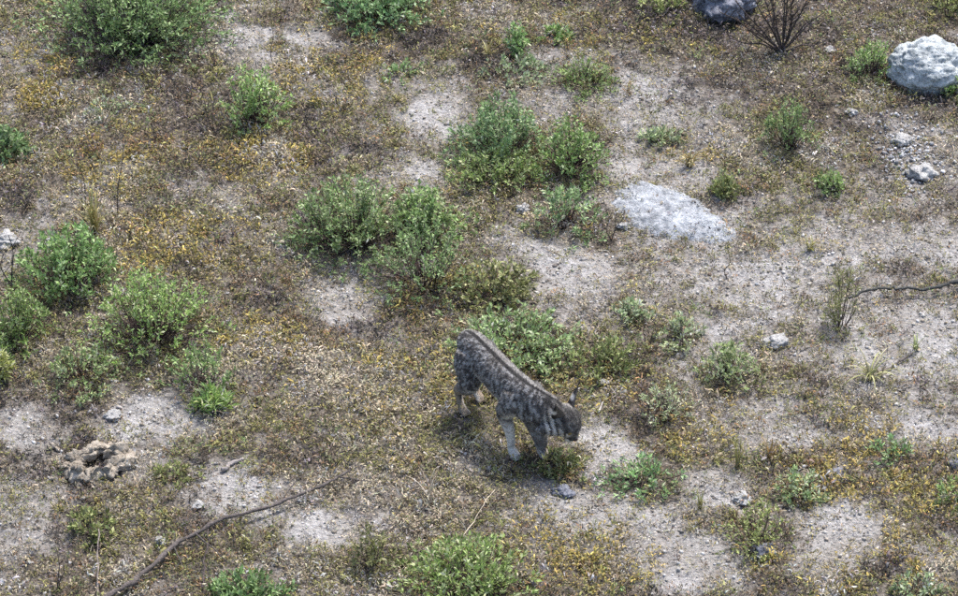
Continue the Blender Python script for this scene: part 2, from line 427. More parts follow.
BOX = (-3.3, 3.3, -3.2, 3.95)
tag(weed_mat("dried_weeds", 66000, BOX, 12, .023, .027), "low carpet of dried brown and olive weeds on the soil", "dry weeds", kind="stuff")
OUT = [(-7, 7, 3.95, 8), (-7, 7, -7, -3.2), (-7, -3.3, -3.2, 3.95), (3.3, 7, -3.2, 3.95)]
ob = Buf()
for bx in OUT:
    area = (bx[1] - bx[0]) * (bx[3] - bx[2]); n = int(area * 900)
    x, y, b, o, s, d = ground_pts(n, *bx, lambda b, o, s, d: np.clip(1.0 - 1.3 * b, .05, 1))
    n = len(x); C = PC[pick(weights(b, o, s, d, x, y))] * rng.lognormal(0, .35, n)[:, None]
    a = rng.uniform(0, 2 * pi, n); el = rng.normal(.5, .5, n); L = rng.uniform(.03, .06, n)
    D = np.stack([np.cos(a) * np.cos(el), np.sin(a) * np.cos(el), np.sin(el)], 1)
    scatter(ob, LEAF_V, LEAF_F, np.stack([x, y, height(x, y)], 1), frames(D, rng.normal(0, .6, n)), np.stack([L, L * .5, L], 1), C)
tag(ob.build("dried_weeds", M_LITTER), "dried weeds on the hillside round the clearing", "dry weeds", kind="stuff")

# flat litter of leaf flakes and crumbs
lb = Buf()
x, y, b, o, s, d = ground_pts(26000, *BOX, lambda b, o, s, d: .25 + .5 * d)
n = len(x); a = rng.uniform(0, 2 * pi, n); el = rng.normal(.05, .3, n); L = rng.uniform(.008, .020, n)
w = weights(b, o, s, d, x, y); w[:, PN.index('pale')] += .35 * d + .2 * b; w[:, PN.index('yellow')] *= .3; w[:, PN.index('rust')] *= .5; w[:, PN.index('olive')] *= .3
D = np.stack([np.cos(a) * np.cos(el), np.sin(a) * np.cos(el), np.sin(el)], 1)
scatter(lb, LEAF5_V, LEAF5_F, np.stack([x, y, height(x, y) + .005 + .004 * rng.random(n)], 1), frames(D, rng.normal(0, .35, n)),
        np.stack([L, L * rng.uniform(.4, .8, n), L * rng.uniform(.3, 1.4, n)], 1), np.clip(PC[pick(w)] * rng.lognormal(0, .3, n)[:, None], .01, .7))
tag(lb.build("leaf_litter", M_LITTER), "flat fallen leaf flakes and crumbs strewn over the soil", "leaf litter", kind="stuff")

# thin dry straw and dark twiglets, bent in three pieces
def straws(name, n, keep, cols, lo, hi, wid, tilt, mat, label, cat):
    x, y, b, o, s, d = ground_pts(n, *BOX, keep); n = len(x)
    a = rng.uniform(0, 2 * pi, n); el = np.abs(rng.normal(0, tilt, n)); L = rng.uniform(lo, hi, n) * rng.uniform(.6, 1, n)
    p = np.stack([x, y, height(x, y) + .004], 1); V = [p]; k = 4
    for i in range(k):
        D = np.stack([np.cos(a) * np.cos(el), np.sin(a) * np.cos(el), np.sin(el)], 1)
        p = p + D * (L / k)[:, None]; p[:, 2] = np.maximum(p[:, 2], height(p[:, 0], p[:, 1]) + .004); V.append(p)
        a = a + rng.normal(0, .35, n); el = el - rng.uniform(0, .35, n)
    V = np.stack(V, 1)                                             # n, k+1, 3
    sd = np.stack([-np.sin(a), np.cos(a), 0 * a], 1)[:, None]; ww = wid * rng.uniform(.6, 1.4, n)[:, None, None] * np.array([1, .9, .8, .6, .2])[None, :, None]
    upv = np.array([0, 0, 1.0])
    q = np.concatenate([V + sd * ww, V - sd * ww * .5 + upv * ww * .9, V - sd * ww * .5 - upv * ww * .9], 1)   # three-sided
    K = k + 1; f = []
    for i in range(k):
        for r_ in range(3):
            e = (r_ + 1) % 3; A, B, C_, D_ = r_ * K + i, e * K + i, e * K + i + 1, r_ * K + i + 1
            f += [[A, B, C_], [A, C_, D_]]
    f = np.array(f)[None] + (np.arange(n) * 3 * K)[:, None, None]
    c = np.array(cols)[rng.integers(0, len(cols), n)] * rng.lognormal(0, .2, n)[:, None]
    bb = Buf(); bb.add(q.reshape(-1, 3), f.reshape(-1, 3), np.repeat(np.clip(c, .01, .7), 3 * K, 0))
    return tag(bb.build(name, mat), label, cat, kind="stuff")

straws("dry_straw", 16000, lambda b, o, s, d: .14 + .60 * s + .15 * b, [(.52, .44, .30), (.42, .34, .22), (.58, .52, .40), (.35, .27, .17)], .03, .12, .0016, .5, M_STRAW,
       "thin pale straws lying among the dried weeds", "straw")
straws("fallen_twiglets", 9000, lambda b, o, s, d: .18 + .75 * d, [(.06, .045, .038), (.10, .075, .06), (.035, .03, .03), (.14, .11, .1)], .03, .13, .0017, .55, M_BARK,
       "dark little twigs strewn among the weeds", "twigs")

# pebbles and grit on the bare patches
pb = Buf()
def pebbles(n, lo, hi, keep):
    x, y, b, o, s, d = ground_pts(n, *BOX, keep); n = len(x)
    sz = lo * (hi / lo) ** (rng.random(n) ** 2.2)
    M = frames(np.stack([rng.normal(0, 1, n), rng.normal(0, 1, n), rng.normal(0, .25, n)], 1), rng.normal(0, .3, n))
    C = np.array([(.46, .44, .43), (.36, .33, .31), (.56, .55, .54), (.26, .22, .19), (.17, .13, .10)])[rng.integers(0, 5, n)] * rng.lognormal(0, .15, n)[:, None]
    tv = ICO_V * (1 + .22 * rng.normal(0, 1, (12, 1)))
    scatter(pb, tv, ICO_F, np.stack([x, y, height(x, y) + sz * .12], 1), M, np.stack([sz, sz * rng.uniform(.6, 1, n), sz * rng.uniform(.4, .75, n)], 1), C)
def clods(n):
    x, y, b, o, s, d = ground_pts(n, *BOX, lambda b, o, s, d: np.clip(.15 + b, 0, 1) * .8); n = len(x)
    sz = .004 * (4.2 ** (rng.random(n) ** 1.8))
    M = frames(norm(rng.normal(0, 1, (n, 3))), rng.uniform(0, 6, n))
    ov = np.array([[1, 0, 0], [-1, 0, 0], [0, 1, 0], [0, -1, 0], [0, 0, 1], [0, 0, -1]], float)
    of = np.array([[0, 2, 4], [2, 1, 4], [1, 3, 4], [3, 0, 4], [2, 0, 5], [1, 2, 5], [3, 1, 5], [0, 3, 5]])
    C = np.array([(.38, .36, .335), (.31, .285, .255), (.44, .43, .42), (.22, .19, .155)])[rng.integers(0, 4, n)] * rng.lognormal(0, .16, n)[:, None]
    scatter(pb, ov, of, np.stack([x, y, height(x, y) + sz * .15], 1), M, np.stack([sz, sz * rng.uniform(.6, 1, n), sz * rng.uniform(.5, 1, n)], 1), C)
clods(42000)
pebbles(9000, .0035, .009, lambda b, o, s, d: np.clip(b, .05, 1) * .6)
pebbles(1500, .008, .018, lambda b, o, s, d: np.clip(b, .05, 1) * .35)
q = P(906, 155); n = 640                                          # broken whitish stones below the round boulder
x, y = q[0] + rng.normal(0, .11, n), q[1] + rng.normal(0, .20, n); sz = .004 * 4.2 ** (rng.random(n) ** 2.2)
scatter(pb, ICO_V * (1 + .25 * rng.normal(0, 1, (12, 1))), ICO_F, np.stack([x, y, height(x, y) + sz * .25 + .004], 1), frames(rng.normal(0, 1, (n, 3)), rng.uniform(0, 6, n)),
        np.stack([sz, sz * .8, sz * .6], 1), np.array([(.38, .38, .385)]) * rng.lognormal(0, .28, n)[:, None])
tag(pb.build("pebbles", M_PEB), "grit and small pale pebbles on the bare soil", "pebbles", kind="stuff")

# ------------------------------------------------------------------ shrubs and weeds
GREENS = dict(
 green=[(.205, .315, .105), (.275, .38, .15), (.14, .22, .07), (.37, .46, .235)],
 blue=[(.185, .30, .115), (.25, .365, .165), (.125, .21, .08), (.34, .44, .24)],
 bright=[(.24, .355, .095), (.31, .42, .145), (.155, .25, .065), (.40, .48, .24)],
 pale=[(.31, .39, .19), (.38, .44, .25), (.23, .30, .14), (.44, .48, .33)],
 olive=[(.20, .22, .075), (.26, .28, .105), (.14, .16, .055), (.31, .31, .15)],
 fresh=[(.28, .39, .145), (.35, .45, .20), (.19, .28, .10), (.43, .50, .29)],
 yellow=[(.48, .46, .16), (.52, .49, .23), (.38, .38, .11), (.58, .54, .32)])

def shrub(name, box, tone, label, cat="shrub", dens=1.15, leafy=.8, leaf=.0275, twig=(.10, .07, .065), group=None, lean=0.0, slim=.36, hmul=1.0):
    x0, y0, x1, y1 = box; W = (x1 - x0) / PPM; Rr = W / 2
    k = PPM * (1 - (FH / 2 - (y0 + y1) / 2) * .00036)               # the far side of the frame is a little smaller
    Rr = (x1 - x0) / 2 / k
    hh = max(.055, ((y1 - y0) / k - Rr * .50) / .81) * hmul * .96
    base = P((x0 + x1) / 2, y1 - Rr * k * .38)
    e = empty(name, base); st = Buf(); fo = Buf()
    cols = np.array(GREENS[tone]) * rng.lognormal(0, .10) * (1 + rng.normal(0, .03, 3)); leaf = leaf * rng.uniform(.82, 1.25); slim = slim * rng.uniform(.8, 1.3); leafy = leafy * rng.uniform(.75, 1.05)
    ns = int(np.clip(dens * (45 + 1500 * Rr * Rr), 10, 560))
    sub = rng.normal(0, .42, (7, 2)) * Rr                              # a few off-centre crowns give an uneven outline
    LT, LD, LL, LC, LF = [], [], [], [], []
    for i in range(ns):
        q = rng.random() ** .5; th = rng.uniform(0, 2 * pi)
        cx, cy = sub[i % 7] * .6
        tx, ty = cx + q * Rr * 1.04 * cos(th), cy + q * Rr * 1.04 * sin(th)
        rr = min(1.15, math.hypot(tx, ty) / Rr)
        tz = hh * (1.06 - .70 * rr ** 2) * rng.uniform(.45, 1.10)
        bx, by = tx * rng.uniform(.1, .45), ty * rng.uniform(.1, .45)
        bz = float(height(base[0] + bx, base[1] + by) - base[2]) - .006
        p0 = np.array([bx, by, bz]); p2 = np.array([tx + lean * tz, ty, max(tz, .02)])
        p1 = (p0 + p2) / 2 + np.array([(tx - bx) * .22 + rng.normal(0, .02), (ty - by) * .22 + rng.normal(0, .02), hh * rng.uniform(-.04, .10)])
        t = np.linspace(0, 1, 5)[:, None]
        pts = (1 - t) ** 2 * p0 + 2 * t * (1 - t) * p1 + t ** 2 * p2
        r0 = .0022 * rng.uniform(.7, 1.5)
        v, f = tube(pts, r0 * np.array([1.2, 1, .8, .6, .35]), 3); st.add(v, f, np.array(twig) * rng.lognormal(0, .3))
        n = int(rng.uniform(19, 31) * (.55 + tz * 1.8)); u = 1 - leafy * rng.random(n) ** 1.7
        pp = ((1 - u)[:, None]) ** 2 * p0 + (2 * u * (1 - u))[:, None] * p1 + (u ** 2)[:, None] * p2
        tg = norm(2 * (1 - u)[:, None] * (p1 - p0) + 2 * u[:, None] * (p2 - p1))
        o_ = norm(rng.normal(0, 1, (n, 3)) + np.array([0, 0, .35]))
        LT.append(pp + o_ * .004); LD.append(norm(tg * .55 + o_ * .75)); LL.append(leaf * rng.uniform(.55, 1.2, n))
        LC.append(cols[rng.integers(0, 4, n)] * rng.lognormal(0, .18) * rng.lognormal(0, .22, n)[:, None])
    T = np.concatenate(LT); D = np.concatenate(LD); L = np.concatenate(LL); C = np.concatenate(LC); N = len(T)
    S = np.stack([L, L * slim * rng.uniform(.7, 1.3, N), L * .5], 1)
    scatter(fo, LEAF_V, LEAF_F, T, frames(D, rng.normal(0, .9, N)), S, np.clip(C, .01, .6))
    # bare dead twigs low down
    for i in range(int(ns * .35)):
        th = rng.uniform(0, 2 * pi); q = rng.random() ** .5 * Rr * 1.05; z = hh * rng.uniform(.1, .6)
        p0 = np.array([q * .3 * cos(th), q * .3 * sin(th), -.004]); p2 = np.array([q * cos(th), q * sin(th), z])
        v, f = tube(np.stack([p0, (p0 + p2) / 2 + rng.normal(0, .015, 3), p2]), [.0022, .0016, .0008], 3); st.add(v, f, np.array(twig) * rng.lognormal(0, .35))
    st.build("stem", M_BARK, e); fo.build("foliage", M_LEAF, e)
    tag(e, label, cat, group)
    return e

SH = "green shrubs on the slope"; WD = "small weeds on the slope"
SHRUBS = [
 ("shrub", (50,-34,214,66), "green", "largest dark bluish green shrub, cut by the top edge, over purple twigs", SH, dict(dens=1.7, twig=(.085,.06,.075))),
 ("shrub", (326,-24,420,30), "blue", "bluish green shrub cut by the top edge above pale soil", SH, {}),
 ("shrub", (220,66,288,134), "bright", "upright bright green shrub with bare dark twigs below, standing alone upper left", SH, dict(leafy=.5, dens=.9)),
 ("shrub", (-22,126,26,162), "blue", "small pale bluish shrub cut by the left edge", SH, dict(dens=.9)),
 ("shrub", (555,60,612,93), "bright", "small rounded bright green shrub alone on pale soil at top centre", SH, dict(dens=1.1)),
 ("shrub", (462,98,546,170), "blue", "bluish green shrub at the back of the upper centre clump", SH, {}),
 ("shrub", (534,120,608,182), "bright", "yellow green shrub at the right end of the upper centre clump", SH, {}),
 ("shrub", (448,150,540,198), "bright", "low bright green shrub at the front left of the upper centre clump", SH, {}),
 ("shrub", (292,178,412,262), "green", "big dense rounded green shrub left of the middle clump", SH, dict(dens=1.15)),
 ("shrub", (388,184,456,246), "green", "smaller green shrub squeezed behind the leggy middle shrub", SH, {}),
 ("shrub", (370,222,476,304), "green", "leggy open green shrub at the front of the middle clump", SH, dict(dens=.75, leafy=.55)),
 ("shrub", (452,266,536,310), "olive", "low dark olive weed trailing right from the middle clump", SH, dict(dens=.8)),
 ("shrub", (528,188,602,240), "blue", "sparse pale bluish shrub left of the flat pale rock", SH, dict(dens=.55, leafy=.5)),
 ("shrub", (18,228,120,304), "green", "wide green shrub under dark bare stalks at the left", SH, dict(dens=1.0)),
 ("shrub", (92,268,216,360), "bright", "broad yellow green twin crowned shrub at left", SH, dict(dens=.95, leafy=.6)),
 ("shrub", (-20,288,54,354), "bright", "bright green shrub cut by the left edge below the dark stalk", SH, {}),
 ("shrub", (46,346,118,392), "green", "low green shrub in front of the broad yellow green one", SH, dict(dens=.7)),
 ("shrub", (168,343,238,400), "green", "thin sparse green shrub right of the broad yellow green one", SH, dict(dens=.55, leafy=.55)),
 ("shrub", (446,314,576,374), "fresh", "pale green shrub directly behind the bobcat", SH, dict(dens=.8, hmul=1.0)),
 ("shrub", (762,102,816,156), "green", "upright green shrub alone at upper right", SH, dict(dens=.9, leafy=.55)),
 ("shrub", (851,37,891,82), "bright", "small bright green shrub left of the round pale boulder", SH, {}),
 ("shrub", (700,341,755,388), "fresh", "pale yellow green shrub alone right of centre", SH, dict(dens=.8)),
 ("shrub", (408,545,532,612), "bright", "bright green shrub cut by the bottom edge at centre", SH, dict(dens=1.0)),
 ("shrub", (204,574,288,622), "green", "green shrub cut by the bottom edge beside the long branch", SH, {}),
 ("weed", (503,24,529,56), "green", "thin upright green weed near the top centre", WD, dict(dens=.7)),
 ("weed", (540,30,570,44), "bright", "tiny flat green weed right of the thin upright one at top", WD, dict(dens=.5)),
 ("weed", (484,58,542,86), "pale", "pale sparse weed patch in front of the thin upright weed at top", WD, dict(dens=.45)),
 ("weed", (814,167,843,196), "bright", "small bright green weed below the upright shrub at upper right", WD, dict(dens=.7)),
 ("weed", (711,172,736,200), "olive", "small dark upright weed beyond the flat pale rock", WD, dict(dens=.6)),
 ("weed", (642,130,676,148), "pale", "small pale weed on bare soil above the flat pale rock", WD, dict(dens=.45)),
 ("weed", (660,316,702,346), "pale", "pale weed with a dark stalk right of the pale shrub behind the bobcat", WD, dict(dens=.4)),
 ("weed", (638,378,692,426), "pale", "pale loose weed ahead of the bobcat, right of a white stone", WD, dict(dens=.5)),
 ("weed", (818,258,862,334), "olive", "thin grassy olive weed at the left end of the dark stick", WD, dict(dens=.35, leaf=.035, slim=.14)),
 ("weed", (-14,350,14,382), "yellow", "yellow green tuft cut by the left edge", WD, dict(dens=.8, leaf=.035, slim=.2)),
 ("weed", (612,458,676,492), "blue", "dark bluish weed on the path in front of the bobcat", WD, dict(dens=.5)),
 ("weed", (936,78,975,104), "bright", "green weed at the right foot of the round boulder", WD, dict(dens=.6)),
 ("weed", (72,510,118,542), "olive", "low dark green weed below the crusty hollow lump", WD, dict(dens=.6)),
 ("weed", (612,300,650,326), "pale", "faint pale green weed above right of the bobcat", WD, dict(dens=.4)),
 ("weed", (722,502,792,554), "olive", "straggling olive weed around the two toned stone at lower right", WD, dict(dens=.5)),
 ("weed", (776,468,820,504), "pale", "pale yellowish weed on brown cover at lower right", WD, dict(dens=.5)),
 ("weed", (868,438,912,466), "blue", "grey green weed on the rusty cover at right", WD, dict(dens=.35)),
 ("weed", (930,478,972,506), "bright", "green weed cut by the right edge at lower right", WD, dict(dens=.5)),
 ("weed", (894,572,940,604), "pale", "pale weed cut by the bottom edge at lower right", WD, dict(dens=.45)),
 ("weed", (194,388,234,420), "bright", "small bright grassy tuft below the thin sparse shrub", WD, dict(dens=.7, leaf=.04, slim=.14)),
 ("weed", (345,525,400,575), "olive", "olive weed left of the bright shrub at the bottom", WD, dict(dens=.5)),
 ("weed", (150,462,190,486), "olive", "flat olive weed right of the crusty hollow lump", WD, dict(dens=.4)),
 ("weed", (640,-6,690,20), "olive", "low olive weed left of the blue grey boulder at the top", WD, dict(dens=.4)),
 ("weed", (925,-14,975,20), "olive", "dark olive weed at the top right corner", WD, dict(dens=.6)),
 ("weed", (80,100,140,124), "pale", "sparse greyish weed below the largest shrub", WD, dict(dens=.4)),
 ("weed", (380,62,420,82), "green", "faint green weed below the shrub at the top edge", WD, dict(dens=.3)),
 ("weed", (560,340,640,384), "olive", "dark olive brown weed behind the head of the bobcat", WD, dict(dens=.55)),
 ("weed", (538,446,588,478), "olive", "dark olive tuft on the ground right under the muzzle of the bobcat", WD, dict(dens=.6, hmul=.6)),
]
for nm, bx, tone, lab, grp, kw in SHRUBS:
    shrub(nm, bx, tone, lab, "shrub" if nm == "shrub" else "weed", group=grp, **kw)

# ------------------------------------------------------------------ dry grass tufts: arching blades from one root
def tuft(px, py, hpx, wpx, n, label, cols, wid=.0032, flat=.0):
    b = P(px, py); e = empty("dry_grass_tuft", b); buf = Buf()
    for i in range(n):
        th = rng.uniform(0, 2 * pi); L = hpx / PPM / .8 * rng.uniform(.5, 1.05); out = wpx / PPM / 2 * rng.uniform(.2, 1)
        p0 = np.array([rng.normal(0, .008), rng.normal(0, .008), -.003])
        p1 = p0 + np.array([out * .3 * cos(th), out * .3 * sin(th), L * .7]); p2 = p0 + np.array([out * cos(th), out * sin(th), L * rng.uniform(.45 - flat, 1 - flat)])
        p2[2] = max(p2[2], .006)
        t = np.linspace(0, 1, 6)[:, None]; pts = (1 - t) ** 2 * p0 + 2 * t * (1 - t) * p1 + t ** 2 * p2
        v, f = tube(pts, wid * rng.uniform(.6, 1.4) * np.array([.8, 1, 1, .8, .6, .15]), 4, wid * .35 * np.ones(6))
        buf.add(v, f, np.array(cols[rng.integers(0, len(cols))]) * rng.lognormal(0, .15))
    buf.build("blade", M_STRAW, e)
    return tag(e, label, "grass tuft", "dry grass tufts")
YEL = [(.50, .42, .18), (.42, .36, .15), (.55, .50, .30), (.36, .36, .13)]
tuft(95, 236, 52, 44, 60, "pale yellow dry grass tuft among dark stalks at left", YEL)
tuft(488, 58, 22, 22, 26, "small yellow grass tuft near the top centre", YEL)
tuft(690, 166, 22, 44, 44, "flat yellow grass tuft above the flat pale rock", [(.45, .33, .12), (.40, .32, .14), (.5, .44, .25)], flat=.2)
tuft(738, 468, 40, 18, 22, "narrow upright yellow grass tuft ahead of the bobcat, lower right", YEL)
tuft(870, 380, 34, 84, 22, "splayed pale yellow grass tuft at right", [(.42, .40, .19), (.36, .36, .15), (.46, .42, .25)], .0040, .3)
tuft(810, 250, 14, 28, 22, "tiny yellow tuft on bare soil above the dark stick", YEL)
tuft(700, 510, 26, 20, 14, "thin straw tuft on the bare path at lower right", YEL)
tuft(915, 350, 20, 26, 14, "small greenish grass tuft below the dark stick at right", [(.34, .40, .16), (.42, .44, .2)])
tuft(770, 462, 30, 34, 16, "rusty straw tuft on the brown cover at lower right", [(.42, .30, .12), (.34, .22, .09), (.5, .44, .25)])
tuft(430, 505, 44, 60, 18, "loose arching straw tuft below left of the bobcat", [(.52, .42, .34), (.46, .36, .27), (.56, .5, .4)], .0018, .2)
tuft(355, 505, 30, 40, 18, "low straw tuft beside the tip of the long branch", [(.5, .42, .3), (.4, .32, .2)], .0016, .1)

# ------------------------------------------------------------------ stones
def stone(name, box, mat, label, cat, sub=4, rough=.16, deep=.35, hgt=.8, flat_top=None, seed=1, depth=1.0, group=None, rot=0.0):
    x0, y0, x1, y1 = box; k = PPM * (1 - (FH / 2 - (y0 + y1) / 2) * .00036)
    a = (x1 - x0) / 2 / k; hz = a * hgt; b = a * depth
    c = P((x0 + x1) / 2, y1 - (y1 - y0) * .5 + hz * k * .81 * (1 - deep) * .5)
    v, f = ico(sub); p = v.copy()
    n1 = fbm3(p + seed, 1.6, seed, 3); n2 = fbm3(p + seed, 6.0, seed + 5, 3); n3 = np.abs(fbm3(p + seed, 13.0, seed + 9, 2))
    p = p * (1 + rough * n1 * 1.6 + rough * .45 * n2 - rough * .35 * n3)[:, None]
    p = p * np.array([a, b, hz])
    if flat_top is not None: p[:, 2] = np.where(p[:, 2] > flat_top * hz, flat_top * hz + (p[:, 2] - flat_top * hz) * .3, p[:, 2])
    p[:, 2] += hz * (1 - deep) - hz * .25 + (.006 if sub == 3 else .012)
    o = mesh_obj(name, p, f, mat, None, None, True); o.location = c; o.rotation_euler = (0, 0, rot)
    return tag(o, label, cat, group)

ST = "small stones on the bare patches"
stone("boulder", (889,44,966,98), M_STONE, "round pale blue grey pitted boulder at the right edge", "boulder", 5, .17, .35, .74, None, 3, .9)
stone("boulder", (693,-22,757,29), M_STONE_D, "dark blue grey boulder cut by the top edge", "boulder", 5, .3, .3, .75, None, 8)
def sunk_rock():
    """low cap of rock flush with the soil, with a thick buried underside"""
    poly = np.array([P(*q)[:2] for q in [(613,205),(618,190),(640,183),(668,188),(692,197),(710,210),(727,222),(736,237),(722,243),(695,241),(665,238),(640,229),(624,219)]])
    c = poly.mean(0); nr, nt = 40, 150
    rim = spline(np.vstack([poly, poly[:1]]), nt + 1)[:-1] - c
    rim = rim * (1 + .05 * rng.normal(0, 1, nt) * .5 + .05 * noise2(np.arange(nt) * .35, 0 * np.arange(nt), 5))[:, None]
    t = np.linspace(0.02, 1.12, nr)[:, None]
    xy = c + t[..., None] * rim[None]; x, y = xy[..., 0], xy[..., 1]; tt = np.broadcast_to(t, x.shape)
    q = np.stack([x, y, 0 * x], -1)
    z = height(c[0] + 0 * x, c[1]) * .4 + height(x, y) * .6 + .034 * np.clip(1 - tt ** 5, -1.5, 1) + .010 * fbm3(q, 9, 3, 3) + .006 * fbm3(q, 40, 5, 2) - .010 * np.abs(fbm3(q, 14, 8, 2))
    V = np.concatenate([np.stack([x, y, z], -1).reshape(-1, 3), np.column_stack([xy[-1], np.full(nt, z[-1].min() - .05)]), [[c[0], c[1], z[0].mean()]], [[c[0], c[1], z[-1].min() - .05]]])
    V = V - np.array([c[0], c[1], 0]); F = []
    for i in range(nr):
        a = np.arange(nt); b = (a + 1) % nt
        F += [np.stack([i * nt + a, i * nt + b, (i + 1) * nt + b], 1), np.stack([i * nt + a, (i + 1) * nt + b, (i + 1) * nt + a], 1)]
    top, bot = (nr + 1) * nt, (nr + 1) * nt + 1
    F += [np.stack([np.full(nt, top), b, a], 1), np.stack([np.full(nt, bot), nr * nt + a, nr * nt + b], 1)]
    o = mesh_obj("embedded_rock", V, np.concatenate(F)[:, ::-1], M_ROCK, None, None, True); o.location = (c[0], c[1], 0)
    tag(o, "flat pale grey rock sunk in the ground right of centre", "rock")
sunk_rock()
for i, (bx, mt, lab, s_) in enumerate([
 ((892,133,913,149), M_STONE_W, "small pale stone below the round boulder", 21),
 ((908,164,936,182), M_STONE_W, "crumbling whitish stone on the gravel below the round boulder", 23),
 ((764,335,787,351), M_STONE_W, "pale grey stone on bare soil right of the pale shrub", 25),
 ((104,410,122,424), M_STONE_W, "white stone on the bare patch at left", 27),
 ((553,486,574,500), M_STONE_D, "dark rounded stone on the path below the bobcat", 29),
 ((750,543,777,560), M_STONE_D, "two toned dark and white stone at lower right", 31),
 ((732,494,752,506), M_STONE_W, "whitish stone on the bare path at lower right", 33),
 ((596,378,608,388), M_STONE_W, "small white stone behind the head of the bobcat", 35),
 ((948,458,966,472), M_STONE_D, "grey stone cut by the right edge", 37),
 ((616,222,630,232), M_STONE_W, "tiny white stone at the left end of the flat rock", 39),
 ((154,537,168,547), M_STONE_W, "small white stone left of the long branch", 41),
 ((44,240,60,250), M_STONE_W, "pale stone glinting through the wide shrub at left", 43),
 ((-8,236,20,246), M_STONE_W, "pale flat stone cut by the left edge", 45),
 ((192,502,206,512), M_STONE_W, "small pale stone above the long branch", 47),
 ((845,108,857,118), M_STONE_W, "tiny pale stone left below the round boulder", 49),
 ((824,46,836,56), M_STONE_W, "white chip in the dark litter at upper right", 51),
 ((516,205,530,214), M_STONE_W, "small whitish stone left of the sparse bluish shrub", 53),
 ((826,470,848,482), M_STONE_D, "grey stone in the rusty cover at lower right", 55)]):
    stone("stone", bx, mt, lab, "stone", 3, .46, .5, .5, None, s_, .85, ST)

# ------------------------------------------------------------------ branches, sticks and bare stalks
def stick(name, pxs, r0, r1, label, cat, twigs=(), lift=.012, col=(.16, .125, .105), heights=None, n=40, wob=.0045, group=None):
    base = P(*pxs[0]); pts = []
    for i, q in enumerate(pxs):
        z = (heights[i] if heights else lift); p = P(q[0], q[1] + (0 if heights else lift * 154)); p = p + np.array([0, 0, z]); pts.append(p - base)
    s = spline(pts, n); s += rng.normal(0, wob, s.shape) * np.array([1, 1, .5])
    e = empty(name, base); b = Buf()
    rad = np.linspace(r0, r1, n) * (1 + .15 * rng.normal(0, 1, n) + .35 * (rng.random(n) > .88)); v, f = tube(s, rad, 7)
    b.add(v, f, np.array(col) * (1 + .15 * rng.normal(0, 1, (len(v), 1)))); b.build("main_stem", M_BARK, e, True)
    for (t, d, L, rr) in twigs:
        i = int(t * (n - 1)); p0 = s[i]; d = norm(np.array(d, float)); k = np.linspace(0, 1, 7)[:, None]
        q = p0 + d * L * k + rng.normal(0, .006, (7, 3)) * k; q[:, 2] = np.maximum(q[:, 2], height(q[:, 0] + base[0], q[:, 1] + base[1]) - base[2] + .004)
        v, f = tube(q, np.linspace(rr, rr * .35, 7), 5); b2 = Buf(); b2.add(v, f, np.array(col) * .9); b2.build("side_twig", M_BARK, e, True)
    return tag(e, label, cat, group)

stick("fallen_branch", [(104,600),(138,579),(175,546),(215,523),(265,508),(310,491),(340,476),(352,468)], .0125, .0055, "long bent grey brown fallen branch at lower left", "branch",
      [(.36, (.55, -.8, .1), .34, .0055), (.30, (.3, -.9, .05), .22, .004), (.85, (.9, -.35, .1), .22, .004), (.15, (.9, .25, .15), .18, .004), (.62, (.5, .8, .3), .16, .0035), (.5, (.8, -.4, .2), .14, .003), (.74, (.6, .6, .4), .09, .003), (.93, (.5, .6, .2), .10, .0025)], .048, (.095, .080, .074))
stick("fallen_branch", [(848,298),(868,290),(895,288),(925,289),(950,283),(985,276)], .0065, .0100, "dark curved fallen stick reaching in from the right edge", "branch",
      [(.45, (.3, -.9, .1), .10, .003), (.25, (.8, .5, .2), .10, .0025)], .050, (.06, .06, .055))
stick("stick", [(222,470),(233,462),(243,459)], .012, .006, "short pale broken stick left of the long branch tip", "stick", [], .012, (.34, .30, .28), n=10)
stick("stick", [(97,604),(98,575),(101,548)], .005, .003, "thin upright brown stick at the bottom left", "stick", [], .02, (.22, .18, .16), heights=[0, .06, .12], n=12)
stick("stick", [(202,590),(206,566),(209,545)], .004, .0025, "thin dark twig standing in front of the long branch", "stick", [], .02, (.09, .07, .065), heights=[0, .04, .10], n=12)
stick("stick", [(775,440),(800,466),(816,480)], .003, .002, "thin pale stick slanting over brown cover at lower right", "stick", [], .02, (.4, .34, .26), n=10)
stick("stick", [(880,372),(900,362),(912,352)], .006, .004, "short dark stick beside the splayed yellow tuft", "stick", [], .012, (.10, .085, .08), n=10)
stick("stick", [(598,412),(606,398),(610,388)], .004, .003, "small whitish stick just ahead of the bobcat", "stick", [], .015, (.55, .52, .5), n=8)
stick("stick", [(640,492),(672,498),(706,490)], .003, .002, "thin dark stick lying across the bare path", "stick", [], .012, (.08, .07, .065), n=12)
stick("stick", [(462,540),(478,514),(494,490)], .002, .0015, "long thin straw coloured stalk below the bobcat", "stick", [], .05, (.55, .47, .36), n=10)

